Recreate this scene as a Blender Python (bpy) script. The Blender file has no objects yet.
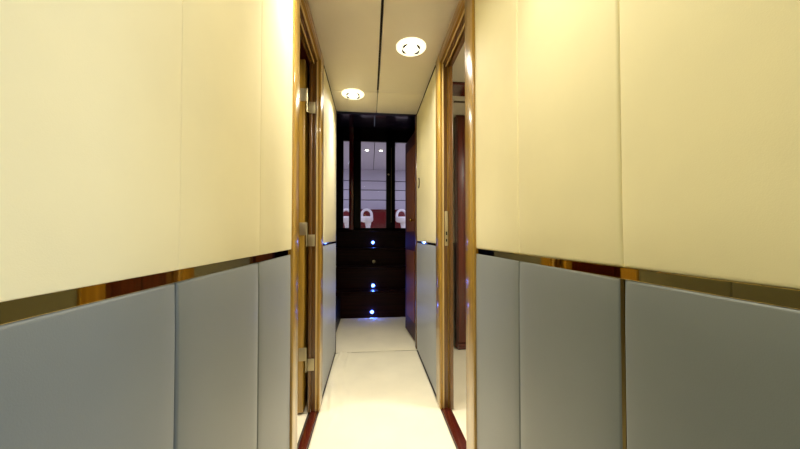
import bpy, bmesh, math, random
from mathutils import Vector, noise
random.seed(4)
SC = bpy.context.scene
COL = SC.collection

# ------------------------------------------------------------------ materials
def lin(c):
    return tuple(((v/255)/12.92 if v/255 <= .04045 else ((v/255+.055)/1.055)**2.4) for v in c)

def new_mat(name):
    m = bpy.data.materials.new(name); m.use_nodes = True
    nt = m.node_tree; b = nt.nodes['Principled BSDF']
    return m, nt, b

def simple(name, rgb, rough=.5, metal=0., coat=0., spec=.5):
    m, nt, b = new_mat(name)
    b.inputs['Base Color'].default_value = (*lin(rgb), 1)
    b.inputs['Roughness'].default_value = rough
    b.inputs['Metallic'].default_value = metal
    b.inputs['Coat Weight'].default_value = coat
    b.inputs['Specular IOR Level'].default_value = spec
    return m

def emit(name, rgb, strength, base=(230, 230, 230)):
    m, nt, b = new_mat(name)
    b.inputs['Base Color'].default_value = (*lin(base), 1)
    b.inputs['Emission Color'].default_value = (*lin(rgb), 1)
    b.inputs['Emission Strength'].default_value = strength
    b.inputs['Roughness'].default_value = .4
    return m

def fabric(name, rgb, var=.05, scale=900, bump=.15, rough=.6, sheen=.1, spec=.3):
    m, nt, b = new_mat(name); N = nt.nodes; L = nt.links
    tc = N.new('ShaderNodeTexCoord')
    n1 = N.new('ShaderNodeTexNoise'); n1.inputs['Scale'].default_value = 5; n1.inputs['Detail'].default_value = 4
    n2 = N.new('ShaderNodeTexNoise'); n2.inputs['Scale'].default_value = scale; n2.inputs['Detail'].default_value = 2
    L.new(tc.outputs['Object'], n1.inputs['Vector']); L.new(tc.outputs['Object'], n2.inputs['Vector'])
    r = N.new('ShaderNodeValToRGB')
    c = lin(rgb)
    r.color_ramp.elements[0].position = .3; r.color_ramp.elements[1].position = .7
    r.color_ramp.elements[0].color = (*[v*(1-var) for v in c], 1)
    r.color_ramp.elements[1].color = (*[min(1, v*(1+var)) for v in c], 1)
    L.new(n1.outputs['Fac'], r.inputs['Fac']); L.new(r.outputs['Color'], b.inputs['Base Color'])
    bp = N.new('ShaderNodeBump'); bp.inputs['Strength'].default_value = bump; bp.inputs['Distance'].default_value = .0006
    L.new(n2.outputs['Fac'], bp.inputs['Height']); L.new(bp.outputs['Normal'], b.inputs['Normal'])
    b.inputs['Roughness'].default_value = rough
    b.inputs['Sheen Weight'].default_value = sheen
    b.inputs['Specular IOR Level'].default_value = spec
    return m

def wood(name, rgb_a, rgb_b, axis='Z', rough=.3, coat=.6, scale=60, spec=.5):
    m, nt, b = new_mat(name); N = nt.nodes; L = nt.links
    tc = N.new('ShaderNodeTexCoord'); mp = N.new('ShaderNodeMapping')
    s = {'Z': (scale, scale, 1.5), 'X': (1.5, scale, scale), 'Y': (scale, 1.5, scale)}[axis]
    mp.inputs['Scale'].default_value = s
    geo = N.new('ShaderNodeNewGeometry')
    L.new(geo.outputs['Position'], mp.inputs['Vector'])
    n1 = N.new('ShaderNodeTexNoise'); n1.inputs['Scale'].default_value = 1; n1.inputs['Detail'].default_value = 5
    n1.inputs['Roughness'].default_value = .6; n1.inputs['Distortion'].default_value = .4
    L.new(mp.outputs['Vector'], n1.inputs['Vector'])
    r = N.new('ShaderNodeValToRGB')
    r.color_ramp.elements[0].position = .32; r.color_ramp.elements[1].position = .68
    r.color_ramp.elements[0].color = (*lin(rgb_a), 1); r.color_ramp.elements[1].color = (*lin(rgb_b), 1)
    L.new(n1.outputs['Fac'], r.inputs['Fac']); L.new(r.outputs['Color'], b.inputs['Base Color'])
    b.inputs['Roughness'].default_value = rough
    b.inputs['Specular IOR Level'].default_value = spec
    b.inputs['Coat Weight'].default_value = coat; b.inputs['Coat Roughness'].default_value = .12
    return m

M = {}
M['cream'] = fabric('cream_leatherette', (228, 218, 173), var=.03, scale=700, bump=.2, rough=.62)
M['grey'] = fabric('grey_leatherette', (108, 113, 109), var=.04, scale=700, bump=.2, rough=.42, sheen=.25, spec=.5)
M['ceiling'] = fabric('ceiling_panel_fabric', (226, 217, 196), var=.02, scale=500, bump=.1, rough=.7)
M['carpet'] = fabric('cream_carpet', (238, 230, 204), var=.04, scale=420, bump=.8, rough=.95, sheen=.3, spec=.1)
M['subfloor'] = simple('dark_subfloor', (70, 58, 46), .8)
M['mirror'] = simple('bronze_mirror', (182, 160, 100), .03, 1.0)
M['brass'] = simple('dull_brass', (118, 104, 58), .35, 1.0)
M['brass_bright'] = simple('polished_brass', (225, 190, 110), .18, 1.0)
M['gap'] = simple('black_recess', (14, 11, 8), .7)
M['golden'] = wood('golden_varnished_wood', (150, 114, 36), (190, 150, 58), 'Z', .3, .8)
M['pale_bead'] = wood('pale_bead_highlight', (206, 176, 110), (226, 198, 136), 'Z', .3, .6)  # pale tone puts the bright highlight line into the beads' colour
M['golden_y'] = wood('golden_varnished_wood_head', (134, 98, 34), (168, 128, 52), 'Y', .3, .8)
M['brown'] = wood('brown_varnished_wood', (92, 60, 22), (120, 82, 32), 'Z', .3, .7)
M['mahogany'] = wood('red_mahogany', (70, 22, 12), (108, 40, 20), 'Z', .3, .35)
M['mahogany_x'] = wood('red_mahogany_crosswise', (64, 18, 12), (98, 32, 18), 'X', .22, .8)
M['mahogany_y'] = wood('red_mahogany_sill', (62, 16, 10), (84, 26, 15), 'Y', .25, .7)
M['stair_dark'] = wood('dark_stair_wood', (18, 4, 3), (40, 11, 7), 'X', .4, 0, spec=.12)
M['dark'] = wood('near_black_wood', (7, 3, 3), (14, 6, 5), 'Z', .4, 0, spec=.15)
M['door_dark'] = wood('dark_red_door_wood', (44, 12, 8), (70, 24, 14), 'Z', .5, 0, spec=.25)
M['door_brown'] = wood('warm_brown_door_panel', (110, 62, 30), (140, 84, 42), 'Z', .5, 0, spec=.25)
M['dark_gloss'] = simple('dark_gloss_panel', (66, 48, 62), .2, 0, .4)
M['darkred'] = wood('dark_red_lacquer', (90, 12, 24), (108, 18, 32), 'Z', .25, .6)
M['nickel'] = simple('satin_nickel', (200, 188, 150), .38, .75)
M['black_metal'] = simple('black_hole', (10, 9, 8), .6)
M['chrome_dark'] = simple('dark_chrome_clip', (48, 44, 36), .35, .6)
M['glow_ring'] = emit('lit_frosted_glass', (255, 244, 205), 1.25)
M['glow_bulb'] = emit('lit_bulb_lens', (255, 252, 245), 9)
M['led_halo'] = emit('blue_led_halo', (5, 45, 255), 2.2)
M['led_core'] = emit('blue_led_core', (110, 180, 255), 12)
M['white_leather'] = simple('white_leather', (235, 232, 235), .4)
M['saloon_white'] = simple('saloon_pale_panel', (205, 202, 215), .4)
M['saloon_line'] = simple('saloon_panel_joint', (80, 78, 92), .6)
M['saloon_red'] = wood('saloon_red_wood', (96, 8, 14), (120, 14, 20), 'X', .35, .4)
M['vent'] = simple('dark_vent_slot', (60, 50, 35), .6)
M['cabin_white'] = simple('cabin_offwhite', (225, 218, 196), .6)
m, nt, b = new_mat('clear_glass')
b.inputs['Base Color'].default_value = (1, 1, 1, 1); b.inputs['Roughness'].default_value = .0
b.inputs['Transmission Weight'].default_value = 1; b.inputs['IOR'].default_value = 1.12
M['glass'] = m

# ------------------------------------------------------------------ helpers
def tag(o, label=None, cat=None, group=None, kind=None):
    if label: o['label'] = label
    if cat: o['category'] = cat
    if group: o['group'] = group
    if kind: o['kind'] = kind
    return o

def empty(name, loc, label=None, cat=None, group=None, kind=None):
    o = bpy.data.objects.new(name, None); COL.objects.link(o); o.location = loc
    o.empty_display_size = .05
    return tag(o, label, cat, group, kind)

class MB:
    """collects shapes in world coordinates; build() links them as one mesh object"""
    def __init__(s):
        s.bm = bmesh.new(); s.mi = 0
    def _fin(s, faces):
        for f in faces: f.material_index = s.mi
    def box(s, x0, x1, y0, y1, z0, z1, bev=0., seg=2):
        x0, x1 = sorted((x0, x1)); y0, y1 = sorted((y0, y1)); z0, z1 = sorted((z0, z1))
        t = bmesh.new()
        vs = [t.verts.new((x, y, z)) for x in (x0, x1) for y in (y0, y1) for z in (z0, z1)]
        for q in ((0, 1, 3, 2), (4, 6, 7, 5), (0, 4, 5, 1), (2, 3, 7, 6), (0, 2, 6, 4), (1, 5, 7, 3)):
            t.faces.new([vs[i] for i in q])
        if bev > 0:
            bev = min(bev, .45*min(x1-x0, y1-y0, z1-z0))
            bmesh.ops.bevel(t, geom=t.edges[:], offset=bev, segments=seg, profile=.5, affect='EDGES')
        return s._merge(t)
    def _merge(s, t):
        bmesh.ops.recalc_face_normals(t, faces=t.faces[:])
        mp = {v: s.bm.verts.new(v.co) for v in t.verts}
        fs = []
        for f in t.faces:
            try: fs.append(s.bm.faces.new([mp[v] for v in f.verts]))
            except ValueError: pass
        s._fin(fs); t.free(); return s
    def lathe(s, prof, origin, axis=(0, 0, 1), seg=40, cap=True):
        """prof: list of (radius, height) along axis"""
        t = bmesh.new(); a = Vector(axis).normalized()
        u = a.orthogonal().normalized(); w = a.cross(u); o = Vector(origin)
        rings = []
        for r, h in prof:
            if r < 1e-6: rings.append([t.verts.new(o+a*h)])
            else: rings.append([t.verts.new(o+a*h+(u*math.cos(2*math.pi*k/seg)+w*math.sin(2*math.pi*k/seg))*r) for k in range(seg)])
        for A, B in zip(rings, rings[1:]):
            for k in range(seg):
                k2 = (k+1) % seg
                if len(A) == 1 and len(B) == 1: continue
                if len(A) == 1: t.faces.new((A[0], B[k], B[k2]))
                elif len(B) == 1: t.faces.new((A[k], A[k2], B[0]))
                else: t.faces.new((A[k], A[k2], B[k2], B[k]))
        if cap:
            for R in (rings[0], rings[-1]):
                if len(R) > 1: t.faces.new(R)
        return s._merge(t)
    def tube(s, pts, r, seg=10):
        t = bmesh.new(); P = [Vector(p) for p in pts]; rings = []
        up = None
        for i, p in enumerate(P):
            d = (P[min(i+1, len(P)-1)]-P[max(i-1, 0)]).normalized()
            if up is None: up = d.orthogonal().normalized()
            up = (up-d*up.dot(d)).normalized(); w = d.cross(up)
            rr = r[i] if isinstance(r, (list, tuple)) else r
            rings.append([t.verts.new(p+(up*math.cos(2*math.pi*k/seg)+w*math.sin(2*math.pi*k/seg))*rr) for k in range(seg)])
        for A, B in zip(rings, rings[1:]):
            for k in range(seg): t.faces.new((A[k], A[(k+1) % seg], B[(k+1) % seg], B[k]))
        t.faces.new(rings[0]); t.faces.new(rings[-1])
        return s._merge(t)
    def prism(s, poly, axis, a, b):
        """poly of 2D points extruded along axis ('x','y','z') from a to b"""
        def P(p, h): return {'x': (h, p[0], p[1]), 'y': (p[0], h, p[1]), 'z': (p[0], p[1], h)}[axis]
        t = bmesh.new()
        A = [t.verts.new(P(p, a)) for p in poly]; B = [t.verts.new(P(p, b)) for p in poly]
        t.faces.new(A); t.faces.new(B)
        n = len(poly)
        for k in range(n): t.faces.new((A[k], A[(k+1) % n], B[(k+1) % n], B[k]))
        return s._merge(t)
    def build(s, name, mats, parent=None, origin=None, smooth=True, angle=35):
        if not isinstance(mats, (list, tuple)): mats = [mats]
        co = [v.co for v in s.bm.verts]
        if origin is None:
            origin = Vector(((min(c.x for c in co)+max(c.x for c in co))/2, (min(c.y for c in co)+max(c.y for c in co))/2, min(c.z for c in co)))
        origin = Vector(origin)
        for v in s.bm.verts: v.co -= origin
        me = bpy.data.meshes.new(name); s.bm.to_mesh(me); s.bm.free()
        for mm in mats: me.materials.append(mm)
        if smooth:
            me.polygons.foreach_set('use_smooth', [True]*len(me.polygons))
            me.set_sharp_from_angle(angle=math.radians(angle))
        o = bpy.data.objects.new(name, me); COL.objects.link(o)
        if parent:
            o.parent = parent
            w = Vector((0, 0, 0)); p = parent
            while p: w += p.location; p = p.parent
            o.location = origin-w
        else: o.location = origin
        return o

def steps(a, b, r, n_mid, n_edge=6):
    """parameter positions dense at both edges"""
    e = [r*(1-math.cos(k/n_edge*math.pi/2)) for k in range(n_edge)]
    L = [a+v for v in e]+[a+r+(b-a-2*r)*k/n_mid for k in range(n_mid+1)]+[b-v for v in reversed(e)]
    return L

def pad_mb(xf, side, y0, y1, z0, z1, T=.016, r=.008, puff=.0015):
    """soft upholstered panel on a side wall. xf: x of the visible face; side=+1: the face looks to +x"""
    s = MB(); t = bmesh.new()
    Y = steps(y0, y1, r, 10); Z = steps(z0, z1, r, 14)
    xb = xf-side*T
    def edge(d):
        e = min(max(d/r, 0), 1); return r*(1-math.sqrt(max(0, 1-(1-e)**2)))
    grid = []
    for y in Y:
        row = []
        for z in Z:
            dy = min(y-y0, y1-y); dz = min(z-z0, z1-z)
            dep = max(edge(dy), edge(dz))
            pf = puff*(math.exp(-dy/.03)*.8+math.exp(-dz/.03)*.8)
            row.append(t.verts.new((xf-side*(dep+pf), y, z)))
        grid.append(row)
    for i in range(len(Y)-1):
        for j in range(len(Z)-1): t.faces.new((grid[i][j], grid[i+1][j], grid[i+1][j+1], grid[i][j+1]))
    # sides and back
    ring = [(i, 0) for i in range(len(Y))]+[(len(Y)-1, j) for j in range(1, len(Z))]+[(i, len(Z)-1) for i in range(len(Y)-2, -1, -1)]+[(0, j) for j in range(len(Z)-2, 0, -1)]
    fr = [grid[i][j] for i, j in ring]
    bk = [t.verts.new((xb, v.co.y, v.co.z)) for v in fr]
    n = len(fr)
    for k in range(n): t.faces.new((fr[k], fr[(k+1) % n], bk[(k+1) % n], bk[k]))
    t.faces.new(bk)
    s._merge(t); return s

XL, XR = -.280, .395          # visible faces of the padded walls
H = 2.0                       # corridor ceiling height
YE = 2.53                     # where corridor ceiling ends
ZG, ZC = .8965, .9145         # grey panel top, cream panel bottom
WT = .065                     # jamb depth
dL = (1.112, 1.19, 1.70, 1.796)    # left doorway: near casing outer/inner, far inner/outer
dR = (1.100, 1.195, 1.655, 1.747)  # right doorway

# ------------------------------------------------------------------ shell (structure)
def struct(o): o['kind'] = 'structure'; return o

f = MB(); f.box(-1.7, 1.8, -1.6, 4.3, -.06, -.012)
struct(f.build('floor', M['subfloor'], smooth=False))

def side_wall(name, X, side, d, X2):
    w = MB(); xb = X-side*.016          # the backing behind the pads
    xo = X-side*WT
    op = (-.85, -.03) if side < 0 else None  # unseen opening added to let the cool side light in
    runs = [(-1.5, op[0]), (op[1], d[0])] if op else [(-1.5, d[0])]
    for (a, b) in runs+[(d[3], YE)]: w.box(xb, xo, a, b, -.012, H+.0)
    # stretch behind the viewer: same padding as one run
    e = .108 if side < 0 else .145
    for (a, b) in ([(-1.5, op[0]), (op[1], e)] if op else [(-1.5, e)]):
        w.mi = 1; w.box(X, xb, a, b, ZC, H-.004, .006)
        w.mi = 2; w.box(X, xb, a, b, .012, ZG, .006)
    return struct(w.build(name, [M['gap'], M['cream'], M['grey']], smooth=False))
side_wall('wall_left', XL, 1, dL, 0)
side_wall('wall_right', XR, -1, dR, 0)

# ceiling: two soft slabs with a dark slot between them, and rooms beyond
c = MB()
XS = .054
for a, b_, g in ((-1.5, 2.17, .0065), (2.17, YE, .0018)):
    c.box(XL-.0, XS-g, a, b_, H, H+.03, .004 if g > .003 else .0015)
    c.box(XS+g, XR+.0, a, b_, H, H+.03, .004 if g > .003 else .0015)
struct(c.build('ceiling', M['ceiling'], smooth=True))
c = MB(); c.box(XL-.02, XR+.02, -1.5, YE+.0, H+.022, H+.06)
struct(c.build('trim_1', M['gap'], smooth=False))
# header that closes the corridor ceiling above the stairwell
c = MB(); c.box(-.6, .7, YE, YE+.05, H-.0, 2.60)
struct(c.build('trim_2', M['dark'], smooth=False))

# wall behind the viewer, and an unseen side cabin added to throw cool light
w = MB(); w.box(-.35, .47, -1.54, -1.5, 0, 2.05)
struct(w.build('wall_back', M['cream'], smooth=False))
w = MB()
w.box(XR+WT, 1.6, -1.84, -1.80, 0, H); w.box(XR+WT, 1.6, .30, .34, 0, H); w.box(1.6, 1.64, -1.84, -1.45, 0, H); w.box(1.6, 1.64, -.65, .34, 0, H)
w.box(1.6, 1.64, -1.45, -.65, 0, .7); w.box(1.6, 1.64, -1.45, -.65, 1.8, H)
w.box(XR+WT, 1.6, -1.84, .34, H, H+.04); w.box(XR+WT, 1.6, -1.84, .34, -.06, -.012)
struct(w.build('wall_added_cabin', M['cabin_white'], smooth=False))
w = MB()
for q in ((-1.45, -1.42, .7, 1.8), (-.68, -.65, .7, 1.8), (-1.42, -.68, .7, .73), (-1.42, -.68, 1.77, 1.8)):
    w.box(1.595, 1.645, q[0], q[1], q[2], q[3], .004)
wf = struct(w.build('added_window_1', M['golden'], smooth=False))  # unseen window frame added around the cool light

# cabins either side
def cabin(name, xa, xb, mat):
    w = MB()
    w.box(xa, xb, .40, .44, -.012, H); w.box(xa, xb, 2.57, 2.61, -.012, H)
    far = xa if abs(xa) > abs(xb) else xb
    w.box(far, far+(.04 if far > 0 else -.04), .44, 2.57, -.012, H)
    return struct(w.build(name, mat, smooth=False))
cabin('wall_left_cabin', -1.45, XL-WT, M['mahogany'])
cabin('wall_right_cabin', XR+WT, 1.6, M['cabin_white'])
w = MB(); w.box(-1.45, XL-WT, .44, 2.57, H, H+.04); struct(w.build('ceiling', M['mahogany'], smooth=False))
w = MB(); w.box(XR+WT, 1.6, .44, 2.57, H, H+.04); struct(w.build('ceiling', M['cabin_white'], smooth=False))

# carpets
def carpet(name, x0, x1, y0, y1, z, label, wr=0., nx=90, ny=260, th=.012, outline=None):
    s = MB(); t = bmesh.new(); g = []
    for j in range(ny+1):
        v = j/ny; y = y0+(y1-y0)*v; row = []
        for i in range(nx+1):
            u = i/nx; x = x0+(x1-x0)*u
            de = min(x-x0, x1-x, y-y0, y1-y); rr = .008
            e = min(de/rr, 1); drop = .008*(1-math.sqrt(max(0, 1-(1-e)**2)))
            dl = x-x0
            h = 0
            if wr:
                k = math.exp(-((dl-.05)/.055)**2)
                fade = max(0, min(1, (y-1.5)/.2))
                n = noise.noise(Vector((x*9, y*3.2, .3)))+.6*noise.noise(Vector((x*24+y*6, y*9, 2.)))
                h += wr*k*fade*(.3+n)
                for (c0, am, wd0, fr, ph) in ((.045, .9, .010, 5., 0.), (.085, .7, .012, 7., 1.3), (.125, .45, .012, 4., 2.2)):
                    h += wr*am*fade*math.exp(-((dl-c0-.022*math.sin(y*fr+ph))/wd0)**2)*(.5+.5*math.sin(y*11+ph*3))
                h += wr*.35*noise.noise(Vector((x*6, y*2.5, 5.)))*min(1, de/.04)
            yy = y+(.006*math.sin(u*3.1)*(v**8) if wr else -.0*u)
            row.append(t.verts.new((x, yy, z+h-drop)))
        g.append(row)
    for j in range(ny):
        for i in range(nx): t.faces.new((g[j][i], g[j][i+1], g[j+1][i+1], g[j+1][i]))
    ring = g[0][:]+[g[j][nx] for j in range(1, ny+1)]+[g[ny][i] for i in range(nx-1, -1, -1)]+[g[j][0] for j in range(ny-1, 0, -1)]
    bk = [t.verts.new((q.co.x, q.co.y, z-th)) for q in ring]; n = len(ring)
    for k in range(n): t.faces.new((ring[k], ring[(k+1) % n], bk[(k+1) % n], bk[k]))
    t.faces.new(bk)
    s._merge(t)
    return tag(s.build(name, M['carpet'], angle=60), label, 'carpet')
carpet('carpet_runner', XL+.001, XR-.001, -1.49, YE-.012, 0, 'long cream carpet runner along the corridor, rumpled at its left edge', wr=.010)
carpet('carpet', -.335, .44, YE+.004, 3.555, .002, 'short pale carpet piece between the runner and the lowest stair', nx=30, ny=30)
carpet('carpet', XR+WT-.008, 1.59, .45, 2.56, -.001, 'cream carpet inside the right cabin, seen through the doorway', nx=20, ny=20)
carpet('carpet', -1.44, XL-WT+.008, .45, 2.56, -.001, 'cream carpet inside the left cabin, beyond the red sill', nx=20, ny=20)

# ------------------------------------------------------------------ padded panels
sl = (.147, .474, .800, dL[0]); sr = (.110, .440, .770, dR[0])
gl = (.0012, .0012, .0008); 
def pads(X, side, ys, names_c, names_g, where, gaps):
    for k in range(len(ys)-1):
        a, b_ = ys[k], ys[k+1]
        ga, gb = gaps[k], gaps[k+1]
        o = pad_mb(X, side, a+.0001, b_-.0001, ZC, H-.003, r=.0015 if side > 0 else .006, puff=.0003 if side > 0 else .0025).build('upper_wall_panel', M['cream'])
        tag(o, names_c[k], 'wall panel', 'cream padded upper wall panels')
        o = pad_mb(X, side, a+ga, b_-gb, .006, ZG, r=.0045, puff=.0022).build('lower_wall_panel', M['grey'])
        tag(o, names_g[k], 'wall panel', 'grey padded lower wall panels')
pads(XL, 1, sl,
     ('large cream padded wall panel filling the left edge of the view',
      'cream padded wall panel on the left, second back from the left doorway',
      'narrow bright cream padded panel right beside the left doorway'),
     ('large grey padded lower panel at the left edge of the view',
      'grey padded lower panel on the left, second back from the left doorway',
      'narrow grey padded lower panel right beside the left doorway'),
     'left', (.001, .0020, .0014, .001))
pads(XR, -1, sr,
     ('large cream padded wall panel filling the right edge of the view',
      'brightly lit cream padded panel on the right, second back from the right doorway',
      'narrow cream padded panel right beside the right doorway'),
     ('large grey padded lower panel at the right edge of the view',
      'grey padded lower panel on the right, ending at the wide brass gap',
      'narrow grey padded lower panel right beside the right doorway'),
     'right', (.001, .0036, .0009, .001))
for X, side, a, b_, nm in ((XL, 1, dL[3], YE, 'left'), (XR, -1, dR[3], YE, 'right')):
    o = pad_mb(X, side, a+.001, b_-.001, ZC-.002, H-.003).build('upper_wall_panel', M['cream'])
    tag(o, 'cream padded wall panel on the %s beyond the doorway, nearest the stairs' % nm, 'wall panel', 'cream padded upper wall panels')
    o = pad_mb(X, side, a+.001, b_-.001, .006, ZG+.004, r=.0045).build('lower_wall_panel', M['grey'])
    tag(o, 'grey padded lower panel on the %s beyond the doorway, nearest the stairs' % nm, 'wall panel', 'grey padded lower wall panels')

# mirror strips between the upper and lower panels
for X, side, a, b_, lb in (
        (XL, 1, -1.49, dL[0]-.002, 'bronze mirror strip between the panels on the left, nearer than the doorway'),
        (XR, -1, -.025, dR[0]-.002, 'bronze mirror strip between the panels on the right, nearer than the doorway'),
        (XL, 1, dL[3]+.002, YE-.001, 'short dark mirror strip on the left beyond the doorway'),
        (XR, -1, dR[3]+.002, YE-.001, 'short dark mirror strip on the right beyond the doorway')):
    s = MB(); s.box(X-side*.0159, X-side*.003, a, b_, ZG-.0, ZC+.0, .0005)
    tag(s.build('mirror_strip', M['mirror'], smooth=False), lb, 'mirror strip', 'bronze mirror strips along the walls')
s = MB(); s.box(XR+.0159, XR+.003, .4366, .4434, .01, ZG)
tag(s.build('brass_inlay', M['brass']), 'upright brass inlay in the gap between two right-hand grey panels', 'inlay')

# ------------------------------------------------------------------ doorways
def doorway(name, X, side, d, label, WT=WT):
    """side=+1 : wall face looks to +x (left wall)"""
    o = empty(name, (X, (d[1]+d[2])/2, 0), kind='structure'); o['label'] = label
    P = lambda dep: X-side*dep           # depth into the wall
    pr = .007                            # casing stands proud of the pads
    hz = 1.925                           # underside of the head
    near = MB(); near.box(P(-pr), P(.012), d[0], d[1], 0, H-.001, .003)
    near.box(P(.012), P(WT), d[0], d[1]-.004, 0, H-.001, .001)
    near.build('near_casing', M['golden'], o)
    far = MB()
    far.box(P(-pr), P(.012), d[2], d[3], 0, H-.001, .003)
    far.box(P(-pr+.002), P(.004), d[2]-.004, d[2]+.01, 0, hz+.05, .0015)
    far.box(P(.012), P(WT), d[2]+.004, d[3], 0, H-.001, .001)
    far.build('far_casing', M['golden'], o)
    st = MB(); st.box(P(.010), P(.018), d[2]-.006, d[2]+.012, .0, hz+.02, .002)
    st.build('bead', M['pale_bead'], o)
    jb = MB(); jb.box(P(.019), P(.039), d[2]-.001, d[2]+.012, 0, hz+.01, .001)
    jb.box(P(.046) if WT > .06 else P(.040), P(WT+.004), d[2]-.012, d[2]+.012, 0, hz, .003)
    jb.build('jamb', M['brown'], o)
    hd = MB()
    hd.box(P(-pr), P(.012), d[1]-.001, d[2]+.001, hz+.03, H-.001, .003)
    hd.box(P(-pr+.003), P(.010), d[1], d[2], hz+.018, hz+.032, .002)
    hd.build('head_casing', M['golden_y'], o)
    hb = MB(); hb.box(P(.009), P(.014), d[1], d[2], hz+.010, hz+.03, .001); hb.box(P(.030), P(.035), d[1], d[2], hz-.003, hz+.02, .001)
    hb.build('head_bead', M['pale_bead'], o)
    h2 = MB()
    h2.box(P(.0145), P(.022), d[1], d[2], hz+.008, hz+.03, .002)
    h2.box(P(.024), P(.044), d[1], d[2], hz+.004, H-.002, .001)
    h2.box(P(.046), P(WT+.004), d[1], d[2], hz-.006, H-.002, .003)
    h2.build('head', M['brown'], o)
    sill = MB(); sill.box(P(.002), P(WT-.010), d[1]+.001, d[2]+.03, -.011, .004, .002)
    sill.build('threshold', M['mahogany_y'], o)
    return o

D1 = doorway('door_1', XL, 1, dL, 'open doorway in the left wall with golden casing and steel hinges', .052)
D2 = doorway('door_2', XR, -1, dR, 'open doorway in the right wall with golden casing and red sill')

# left door leaf folded flat back against the cabin wall, its hinge edge facing the viewer
s = MB(); s.box(-.3565, -.396, 1.672, 2.16, .012, 1.93, .003)
leaf = s.build('door_leaf', M['golden'], D1)
for z in (1.70, .966, .29):
    h = MB()
    h.box(-.302, -.3385, 1.684, 1.688, z-.062, z+.002, .001)
    h.build('hinge_plate', M['nickel'], D1)
    h = MB()
    h.box(-.343, -.380, 1.668, 1.6715, z-.002, z+.068, .001)
    h.tube([(-.3415, 1.668, z-.062), (-.3415, 1.668, z+.068)], .003, 12)
    h.build('hinge_plate', M['nickel'], leaf)
# strike plate on the right jamb
s = MB(); s.box(.418, .437, 1.6505, 1.654, .905, 1.10, .002)
sp = s.build('strike_plate', M['nickel'], D2)
for z0_, z1_ in ((.965, .985), (.928, .944)):
    h = MB(); h.box(.4235, .4315, 1.6497, 1.6509, z0_, z1_, .001); h.build('latch_hole', M['black_metal'], sp)

# ------------------------------------------------------------------ right cabin furniture
wd = empty('wardrobe', (.95, 2.53, 0), 'tall red mahogany wardrobe inside the right cabin, seen through the doorway', 'wardrobe')
s = MB(); s.box(.737, 1.59, 2.50, 2.569, .0, H-.002, .002); s.build('carcass', M['mahogany'], wd)
for a, b_ in ((.745, .955), (.960, 1.165), (1.170, 1.375), (1.380, 1.582)):
    s = MB(); s.box(a, b_, 2.484, 2.50, .06, H-.03, .003)
    s.box(a+.05, b_-.05, 2.478, 2.486, .12, H-.09, .004)
    dr = s.build('door', M['mahogany'], wd)
    hx = b_-.02 if a < .8 or 1.1 < a < 1.3 else a+.02
    s = MB(); s.tube([(hx, 2.484, .98), (hx, 2.464, .985), (hx, 2.464, 1.075), (hx, 2.484, 1.08)], .004, 8)
    s.build('handle', M['brass_bright'], dr)
s = MB(); s.box(.74, 1.587, 2.480, 2.50, .0, .052, .002); s.build('kickboard', M['mahogany_x'], wd)
# lower grey part of the cabin's cross wall
s = pad_mb(0, 1, 0, .1, 0, 1)
s.bm.free()
s = MB(); s.box(XR+WT+.003, .735, 2.558, 2.569, .004, .90, .004)
tag(s.build('lower_wall_panel', M['grey']), 'grey padded strip beside the wardrobe inside the right cabin', 'wall panel')
# band and vent slot in the cabin ceiling
s = MB(); s.box(XR+WT+.01, 1.58, 1.955, 2.125, H-.018, H-.0005, .002)
tag(s.build('ceiling_beam', M['mahogany_x']), 'dark red wooden band across the right cabin ceiling', 'beam')
s = MB(); s.box(.63, 1.2, 2.215, 2.262, H-.006, H-.0005, .001)
v = tag(s.build('air_vent', M['cabin_white']), 'narrow slotted air vent in the right cabin ceiling near wardrobe', 'vent')
s = MB(); s.box(.64, 1.19, 2.225, 2.252, H-.009, H-.0055); s.build('slot', M['vent'], v, smooth=False)

# ------------------------------------------------------------------ downlights
def downlight(x, y, label, group=None):
    r = empty('recessed_downlight', (x, y, H), label, 'ceiling light', group)
    s = MB(); s.lathe([(.082, 0), (.082, -.003), (.076, -.0075), (.060, -.0095), (.0, -.0095)], (x, y, H), seg=56, cap=False)
    s.build('glass_disc', M['glow_ring'], r)
    s = MB(); s.lathe([(.031, -.009), (.031, -.013), (.024, -.018), (.010, -.021), (0, -.0215)], (x, y, H), seg=40, cap=False)
    s.build('bulb', M['glow_bulb'], r)
    for k in range(4):
        a0 = math.radians(45+90*k-(27 if k % 2 else 27)); a1 = a0+math.radians(54)
        a0 += math.radians(-12 if k in (0, 2) else 12); a1 += math.radians(-12 if k in (0, 2) else 12)
        pts = [(x+.047*math.cos(a0+(a1-a0)*q/10), y+.047*math.sin(a0+(a1-a0)*q/10), H-.012-.003*math.sin(q/10*math.pi)) for q in range(11)]
        s = MB(); s.tube(pts, [.0014+.0042*math.sin(q/10*math.pi) for q in range(11)], 8)
        s.build('clip', M['chrome_dark'], r)
    return r
downlight(.223, 1.617, 'round lit glass downlight in the ceiling, the nearer and larger of two')
downlight(-.126, 2.205, 'round lit glass downlight in the ceiling, the farther and smaller of two')
unseen = [(-.150, 1.02), (.223, .52), (-.126, -.05), (.223, -.6)]
for x, y in unseen:
    downlight(x, y, 'round lit downlight in the corridor ceiling, nearer than the top edge shows', 'downlights above the top edge of the view')

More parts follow.
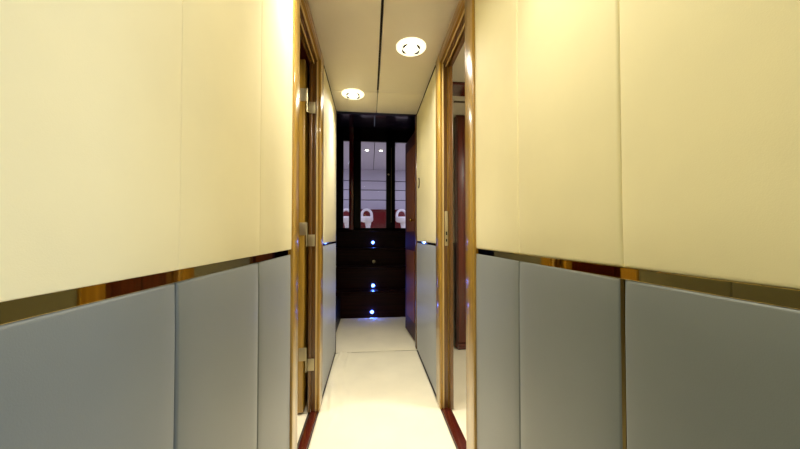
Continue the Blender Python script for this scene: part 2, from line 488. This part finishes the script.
def light(kind, name, loc, energy, col=(1, 1, 1), rot=(0, 0, 0), **kw):
    l = bpy.data.lights.new(name, kind); l.energy = energy; l.color = col
    for k, v_ in kw.items(): setattr(l, k, v_)
    o = bpy.data.objects.new(name, l); COL.objects.link(o); o.location = loc; o.rotation_euler = rot
    return o
WARM = (1.0, .94, .80)
E0 = 12.8
for (x, y), k in zip([(.223, 1.617), (-.126, 2.205)]+unseen, (1.15, 1.5, 1.15, 1.05, .35, .3)):
    light('SPOT', 'downlight_beam', (x, y, H-.03), E0*k, WARM, spot_size=math.radians(160), spot_blend=1, shadow_soft_size=.03)
    light('SPOT', 'downlight_core_beam', (x, y, H-.032), E0*1.65*k, WARM, spot_size=math.radians(75), spot_blend=1, shadow_soft_size=.03)

# ------------------------------------------------------------------ wall fitting on right far wall
s = MB(); s.lathe([(.042, .0), (.042, .004), (.036, .006)], (XR, 2.405, 1.388), axis=(-1, 0, 0), seg=36)
wfit = tag(s.build('wall_fitting', M['brass']), 'small round brass-rimmed fitting on the right wall near the stairs', 'wall fitting')
s = MB(); s.lathe([(.034, .005), (.030, .007), (0, .008)], (XR, 2.405, 1.388), axis=(-1, 0, 0), seg=36, cap=False)
s.build('face', M['cream'], wfit)

# ------------------------------------------------------------------ stairwell
w = MB(); w.box(-.52, -.48, 2.612, 4.3, -.012, 2.52)
w.box(XL-WT, XL-.001, YE+.001, YE+.03, -.012, 2.0); w.box(-.48, XL-WT, 2.611, 2.63, -.012, 2.0)
struct(w.build('wall_stair_left', M['dark'], smooth=False))
w = MB(); w.box(.66, .70, 2.612, 4.3, -.012, 2.52); w.box(XR+WT, .66, 2.611, 2.63, -.012, 2.0)
struct(w.build('wall_stair_right', M['dark'], smooth=False))
c = MB()
for a, b_ in ((-.48, .055), (.062, .66)): c.box(a, b_, YE+.05, 4.25, 2.473, 2.52, .004)
struct(c.build('ceiling', M['dark_gloss'], smooth=False))
w = MB(); w.box(-.479, -.338, 2.632, 3.53, -.011, .26, .004)
tag(w.build('plinth', M['dark']), 'black wooden plinth left of the short carpet before the stairs', 'plinth')
w = MB(); w.box(.448, .655, 3.10, 3.53, -.011, .26, .004)
tag(w.build('plinth', M['dark']), 'black wooden plinth behind the open mahogany door beside the stairs', 'plinth')

stc = empty('staircase', (.05, 3.9, 0), 'steep dark mahogany staircase with blue lights in its risers', 'staircase')
TY = (3.56, 3.76, 3.96, 4.16); TZ = (.295, .567, .795, 1.034)
z0 = 0
for k in range(4):
    s = MB(); s.box(-.475, .655, TY[k]+.012, TY[k]+.03, z0-.01 if k == 0 else z0, TZ[k]-.024); s.build('riser', M['stair_dark'], stc, smooth=False)
    yb = (TY[k+1]+.030 if k < 3 else 4.27)
    s = MB(); s.box(-.475, .655, TY[k], yb, TZ[k]-.024, TZ[k], .006, 3); s.build('tread', M['stair_dark'], stc)
    z0 = TZ[k]
# step lights
def step_light(x, z, y, lb, lit=True):
    r = empty('step_light', (x, y, z), lb, 'step light', 'round step lights in the stair risers')
    s = MB(); s.lathe([(.022, 0), (.022, .003), (.013, .005), (.011, .003), (.011, .002)], (x, y, z), axis=(0, -1, 0), seg=28)
    s.build('bezel', M['nickel'] if not lit else M['led_halo'], r)  # lit bezels glow blue in place of the halo around the lens
    s = MB(); s.lathe([(.009, .0045), (.006, .007), (0, .008)], (x, y, z), axis=(0, -1, 0), seg=20, cap=False)
    s.build('lens', M['led_core'] if lit else M['nickel'], r)
    if lit:
        light('POINT', 'step_light_glow', (x, y-.025, z), .7, (.06, .16, 1.0), shadow_soft_size=.008)
step_light(.025, .058, 3.572, 'glowing blue step light in the lowest riser just above the carpet')
step_light(.040, .335, 3.772, 'glowing blue step light in the second riser from the floor')
step_light(.050, .615, 3.972, 'unlit round metal step light in the third riser', False)
step_light(.040, .862, 4.172, 'glowing blue step light in the top riser under the glass doors')

# dark red post standing by the stairs
s = MB(); s.box(-.292, -.228, 4.195, 4.245, 1.034, 2.472, .006)
tag(s.build('post', M['darkred']), 'slim dark red wooden post standing on the top stair in front of the left pane', 'post')

# open mahogany door at the right end of the corridor
D3 = empty('door_3', (XR, 2.6, 0), kind='structure'); D3['label'] = 'open red mahogany door beside the stairs'
s = MB(); s.box(.388, .445, YE+.001, YE+.045, 0, H-.002, .004)
s.build('casing', M['brown'], D3)
def slab(x0, y0, x1, y1, th, z0_, z1_, inset=0, off=0):
    d = Vector((x1-x0, y1-y0, 0)); L_ = d.length; d.normalize(); n = Vector((-d.y, d.x, 0))
    p0 = Vector((x0, y0, 0))+d*inset+n*off; p1 = Vector((x1, y1, 0))-d*inset+n*off
    q = [p0, p1, p1+n*th, p0+n*th]
    return [(v_.x, v_.y) for v_ in q]
s = MB(); s.prism(slab(.407, 2.585, .362, 3.06, -.030, 0, 0), 'z', .02, 1.90)
lf = s.build('door_leaf', M['door_dark'], D3, smooth=False)
s = MB(); s.prism(slab(.407, 2.585, .362, 3.06, .006, 0, 0, inset=.08, off=.000), 'z', .18, .82)
s.prism(slab(.407, 2.585, .362, 3.06, .006, 0, 0, inset=.08, off=.000), 'z', 1.0, 1.78)
s.build('raised_panel', M['door_brown'], lf, smooth=False)
s = MB(); s.lathe([(.006, 0), (.006, .022), (.016, .028), (.018, .036), (.012, .045), (0, .047)], (.398, 2.68, 1.10), axis=(-1, -.09, 0), seg=24, cap=False)
s.lathe([(.018, -.002), (.018, .003)], (.398, 2.68, 1.10), axis=(-1, -.09, 0), seg=24)
s.build('knob', M['brass_bright'], lf)

# glazed doors at the head of the stairs
D4 = empty('door_4', (.05, 4.3, 1.034), kind='structure'); D4['label'] = 'dark framed glass doors at the head of the stairs'
Y4 = 4.27
s = MB()
for a, b_ in ((-.52, -.375), (-.277, -.129), (.228, .357), (.54, .70)): s.box(a, b_, Y4, Y4+.045, 1.034, 2.50, .004)
s.box(-.52, .70, Y4, Y4+.045, 1.034, 1.066, .003); s.box(-.52, .70, Y4, Y4+.045, 2.30, 2.52, .003)
s.build('frame', M['dark'], D4)
for a, b_ in ((-.376, -.276), (-.130, .229), (.356, .541)):
    s = MB(); s.box(a, b_, Y4+.018, Y4+.023, 1.06, 2.305); s.build('pane', M['glass'], D4, smooth=False)
s = MB(); s.tube([(.300, Y4, 1.15), (.300, Y4-.03, 1.16), (.300, Y4-.03, 2.20), (.300, Y4, 2.21)], .0055, 10)
s.build('pull_bar', M['brass'], D4)
s = MB(); s.lathe([(.010, 0), (.012, .006), (.008, .014), (0, .016)], (.262, Y4, 1.83), axis=(0, -1, 0), seg=16, cap=False)
s.build('glint_knob', M['nickel'], D4)  # small metal knob shape stands in for a white glint

# ------------------------------------------------------------------ saloon beyond the glass
w = MB(); w.box(-2.2, 2.4, 4.32, 7.0, .99, 1.034); struct(w.build('floor', M['carpet'], smooth=False))
w = MB()
zz = [1.034, 1.545, 1.768, 1.998, 2.206, 2.48]
for a, b_ in zip(zz, zz[1:]): w.box(-2.2, 2.4, 6.9, 6.93, a+.009, b_-.009, .003)
w.mi = 1; w.box(-2.2, 2.4, 6.925, 6.96, 1.0, 2.5)
struct(w.build('wall_saloon_far', [M['saloon_white'], M['saloon_line']], smooth=False))
w = MB(); w.box(-2.24, -2.2, 4.3, 7, 1.0, 2.5); w.box(2.4, 2.44, 4.3, 7, 1.0, 2.5)
w.box(-2.24, -.52, 4.28, 4.32, 1.0, 2.5); w.box(.70, 2.44, 4.28, 4.32, 1.0, 2.5)
struct(w.build('wall_saloon_side', M['saloon_white'], smooth=False))
c = MB()
xs = [-2.2, -1.35, -.75, .075, .42, 1.1, 2.4]
for a, b_ in zip(xs, xs[1:]): c.box(a+.006, b_-.006, 4.32, 7.0, 2.466, 2.5, .003)
c.mi = 1; c.box(-2.2, 2.4, 4.32, 7.0, 2.495, 2.53)
struct(c.build('ceiling', [M['saloon_white'], M['saloon_line']], smooth=False))
# low red cabinet
cb = empty('low_cabinet', (.1, 6.7, 1.034), 'long low red cabinet along the far saloon wall behind glass', 'cabinet')
s = MB(); s.box(-1.8, 1.8, 6.62, 6.89, 1.04, 1.50, .004); s.build('carcass', M['saloon_red'], cb)
s = MB(); s.box(-1.82, 1.82, 6.60, 6.895, 1.50, 1.525, .004); s.build('top', M['saloon_red'], cb)
for k in range(4):
    s = MB(); s.box(-1.78+k*.9, -.92+k*.9, 6.605, 6.62, 1.06, 1.485, .004); dd = s.build('door', M['saloon_red'], cb)
    s = MB(); s.lathe([(.008, 0), (.012, .012), (0, .018)], (-1.0+k*.9, 6.605, 1.40), axis=(0, -1, 0), seg=14, cap=False); s.build('knob', M['brass_bright'], dd)

def chair(x, y, lb):
    r = empty('pedestal_chair', (x, y, 1.034), lb, 'chair')
    s = MB(); s.lathe([(.085, 0), (.085, .012), (.05, .03), (.048, .10), (.07, .20)], (x+.03, y, 1.034), seg=28); s.build('pedestal', M['white_leather'], r)
    s = MB(); s.lathe([(.06, .19), (.115, .205), (.135, .24), (.135, .285), (.11, .315), (0, .322)], (x, y, 1.034), seg=32, cap=False); s.build('seat', M['white_leather'], r)
    pts = []
    for q in range(21):
        a = math.pi*(q/20)
        pts.append((x+.105*math.cos(a), y+.05+.05*math.sin(a), 1.034+.30+.165*math.sin(a)**.7))
    s = MB(); s.tube(pts, .028, 12); s.build('backrest', M['white_leather'], r)
    return r
chair(-.07, 6.25, 'white pedestal chair with looped back seen through the middle glass pane')
chair(.67, 6.30, 'white pedestal chair with looped back seen through the right glass pane')
chair(-.50, 6.30, 'white pedestal chair with looped back seen through the left glass pane')
for x, lb in ((-.056, 'small round saloon ceiling light behind the glass, left one of the pair'), (.19, 'small round saloon ceiling light behind the glass, right one of the pair')):
    r = empty('saloon_downlight', (x, 5.29, 2.466), lb, 'ceiling light')
    s = MB(); s.lathe([(.045, 0), (.045, -.006), (.034, -.009)], (x, 5.29, 2.466), seg=28); s.build('trim_ring', M['nickel'], r)
    s = MB(); s.lathe([(.032, -.008), (.02, -.016), (0, -.018)], (x, 5.29, 2.466), seg=24, cap=False); s.build('bulb', M['glow_bulb'], r)
for x in (-1.3, 1.4):
    light('AREA', 'saloon_light', (x, 5.6, 2.44), 17, (.74, .74, 1.0), shape='DISK', size=.5)

# unseen lights added to brighten the two cabins
light('AREA', 'cabin_fill', (1.1, 1.4, 1.97), 17, (1, .93, .78), shape='DISK', size=.2)
light('AREA', 'cabin_fill', (-.9, 1.5, 1.93), 12, (1, .93, .78), shape='DISK', size=.2)
# cool light added outside the unseen cabin window to tint the left wall
light('AREA', 'added_daylight', (1.75, -1.05, 1.25), 46, (.62, .74, 1.0), rot=(0, math.radians(90), 0), shape='RECTANGLE', size=1.1, size_y=.7)

# ------------------------------------------------------------------ world, camera
wd_ = bpy.data.worlds.new('world'); SC.world = wd_; wd_.use_nodes = True
wd_.node_tree.nodes['Background'].inputs[0].default_value = (.6, .7, .9, 1)
wd_.node_tree.nodes['Background'].inputs[1].default_value = .15
cam = bpy.data.cameras.new('camera'); co = bpy.data.objects.new('camera', cam); COL.objects.link(co)
cam.sensor_width = 36; cam.lens = 36*300/800; cam.shift_y = 4.7/800; cam.clip_start = .01
co.location = (0, 0, .966); co.rotation_euler = (math.radians(91.1), 0, math.radians(-5.71))
SC.camera = co
SC.view_settings.view_transform = 'Standard'; SC.view_settings.look = 'None'
SC.view_settings.gamma = 1; SC.view_settings.use_curve_mapping = False
SC.view_settings.exposure = 0.12
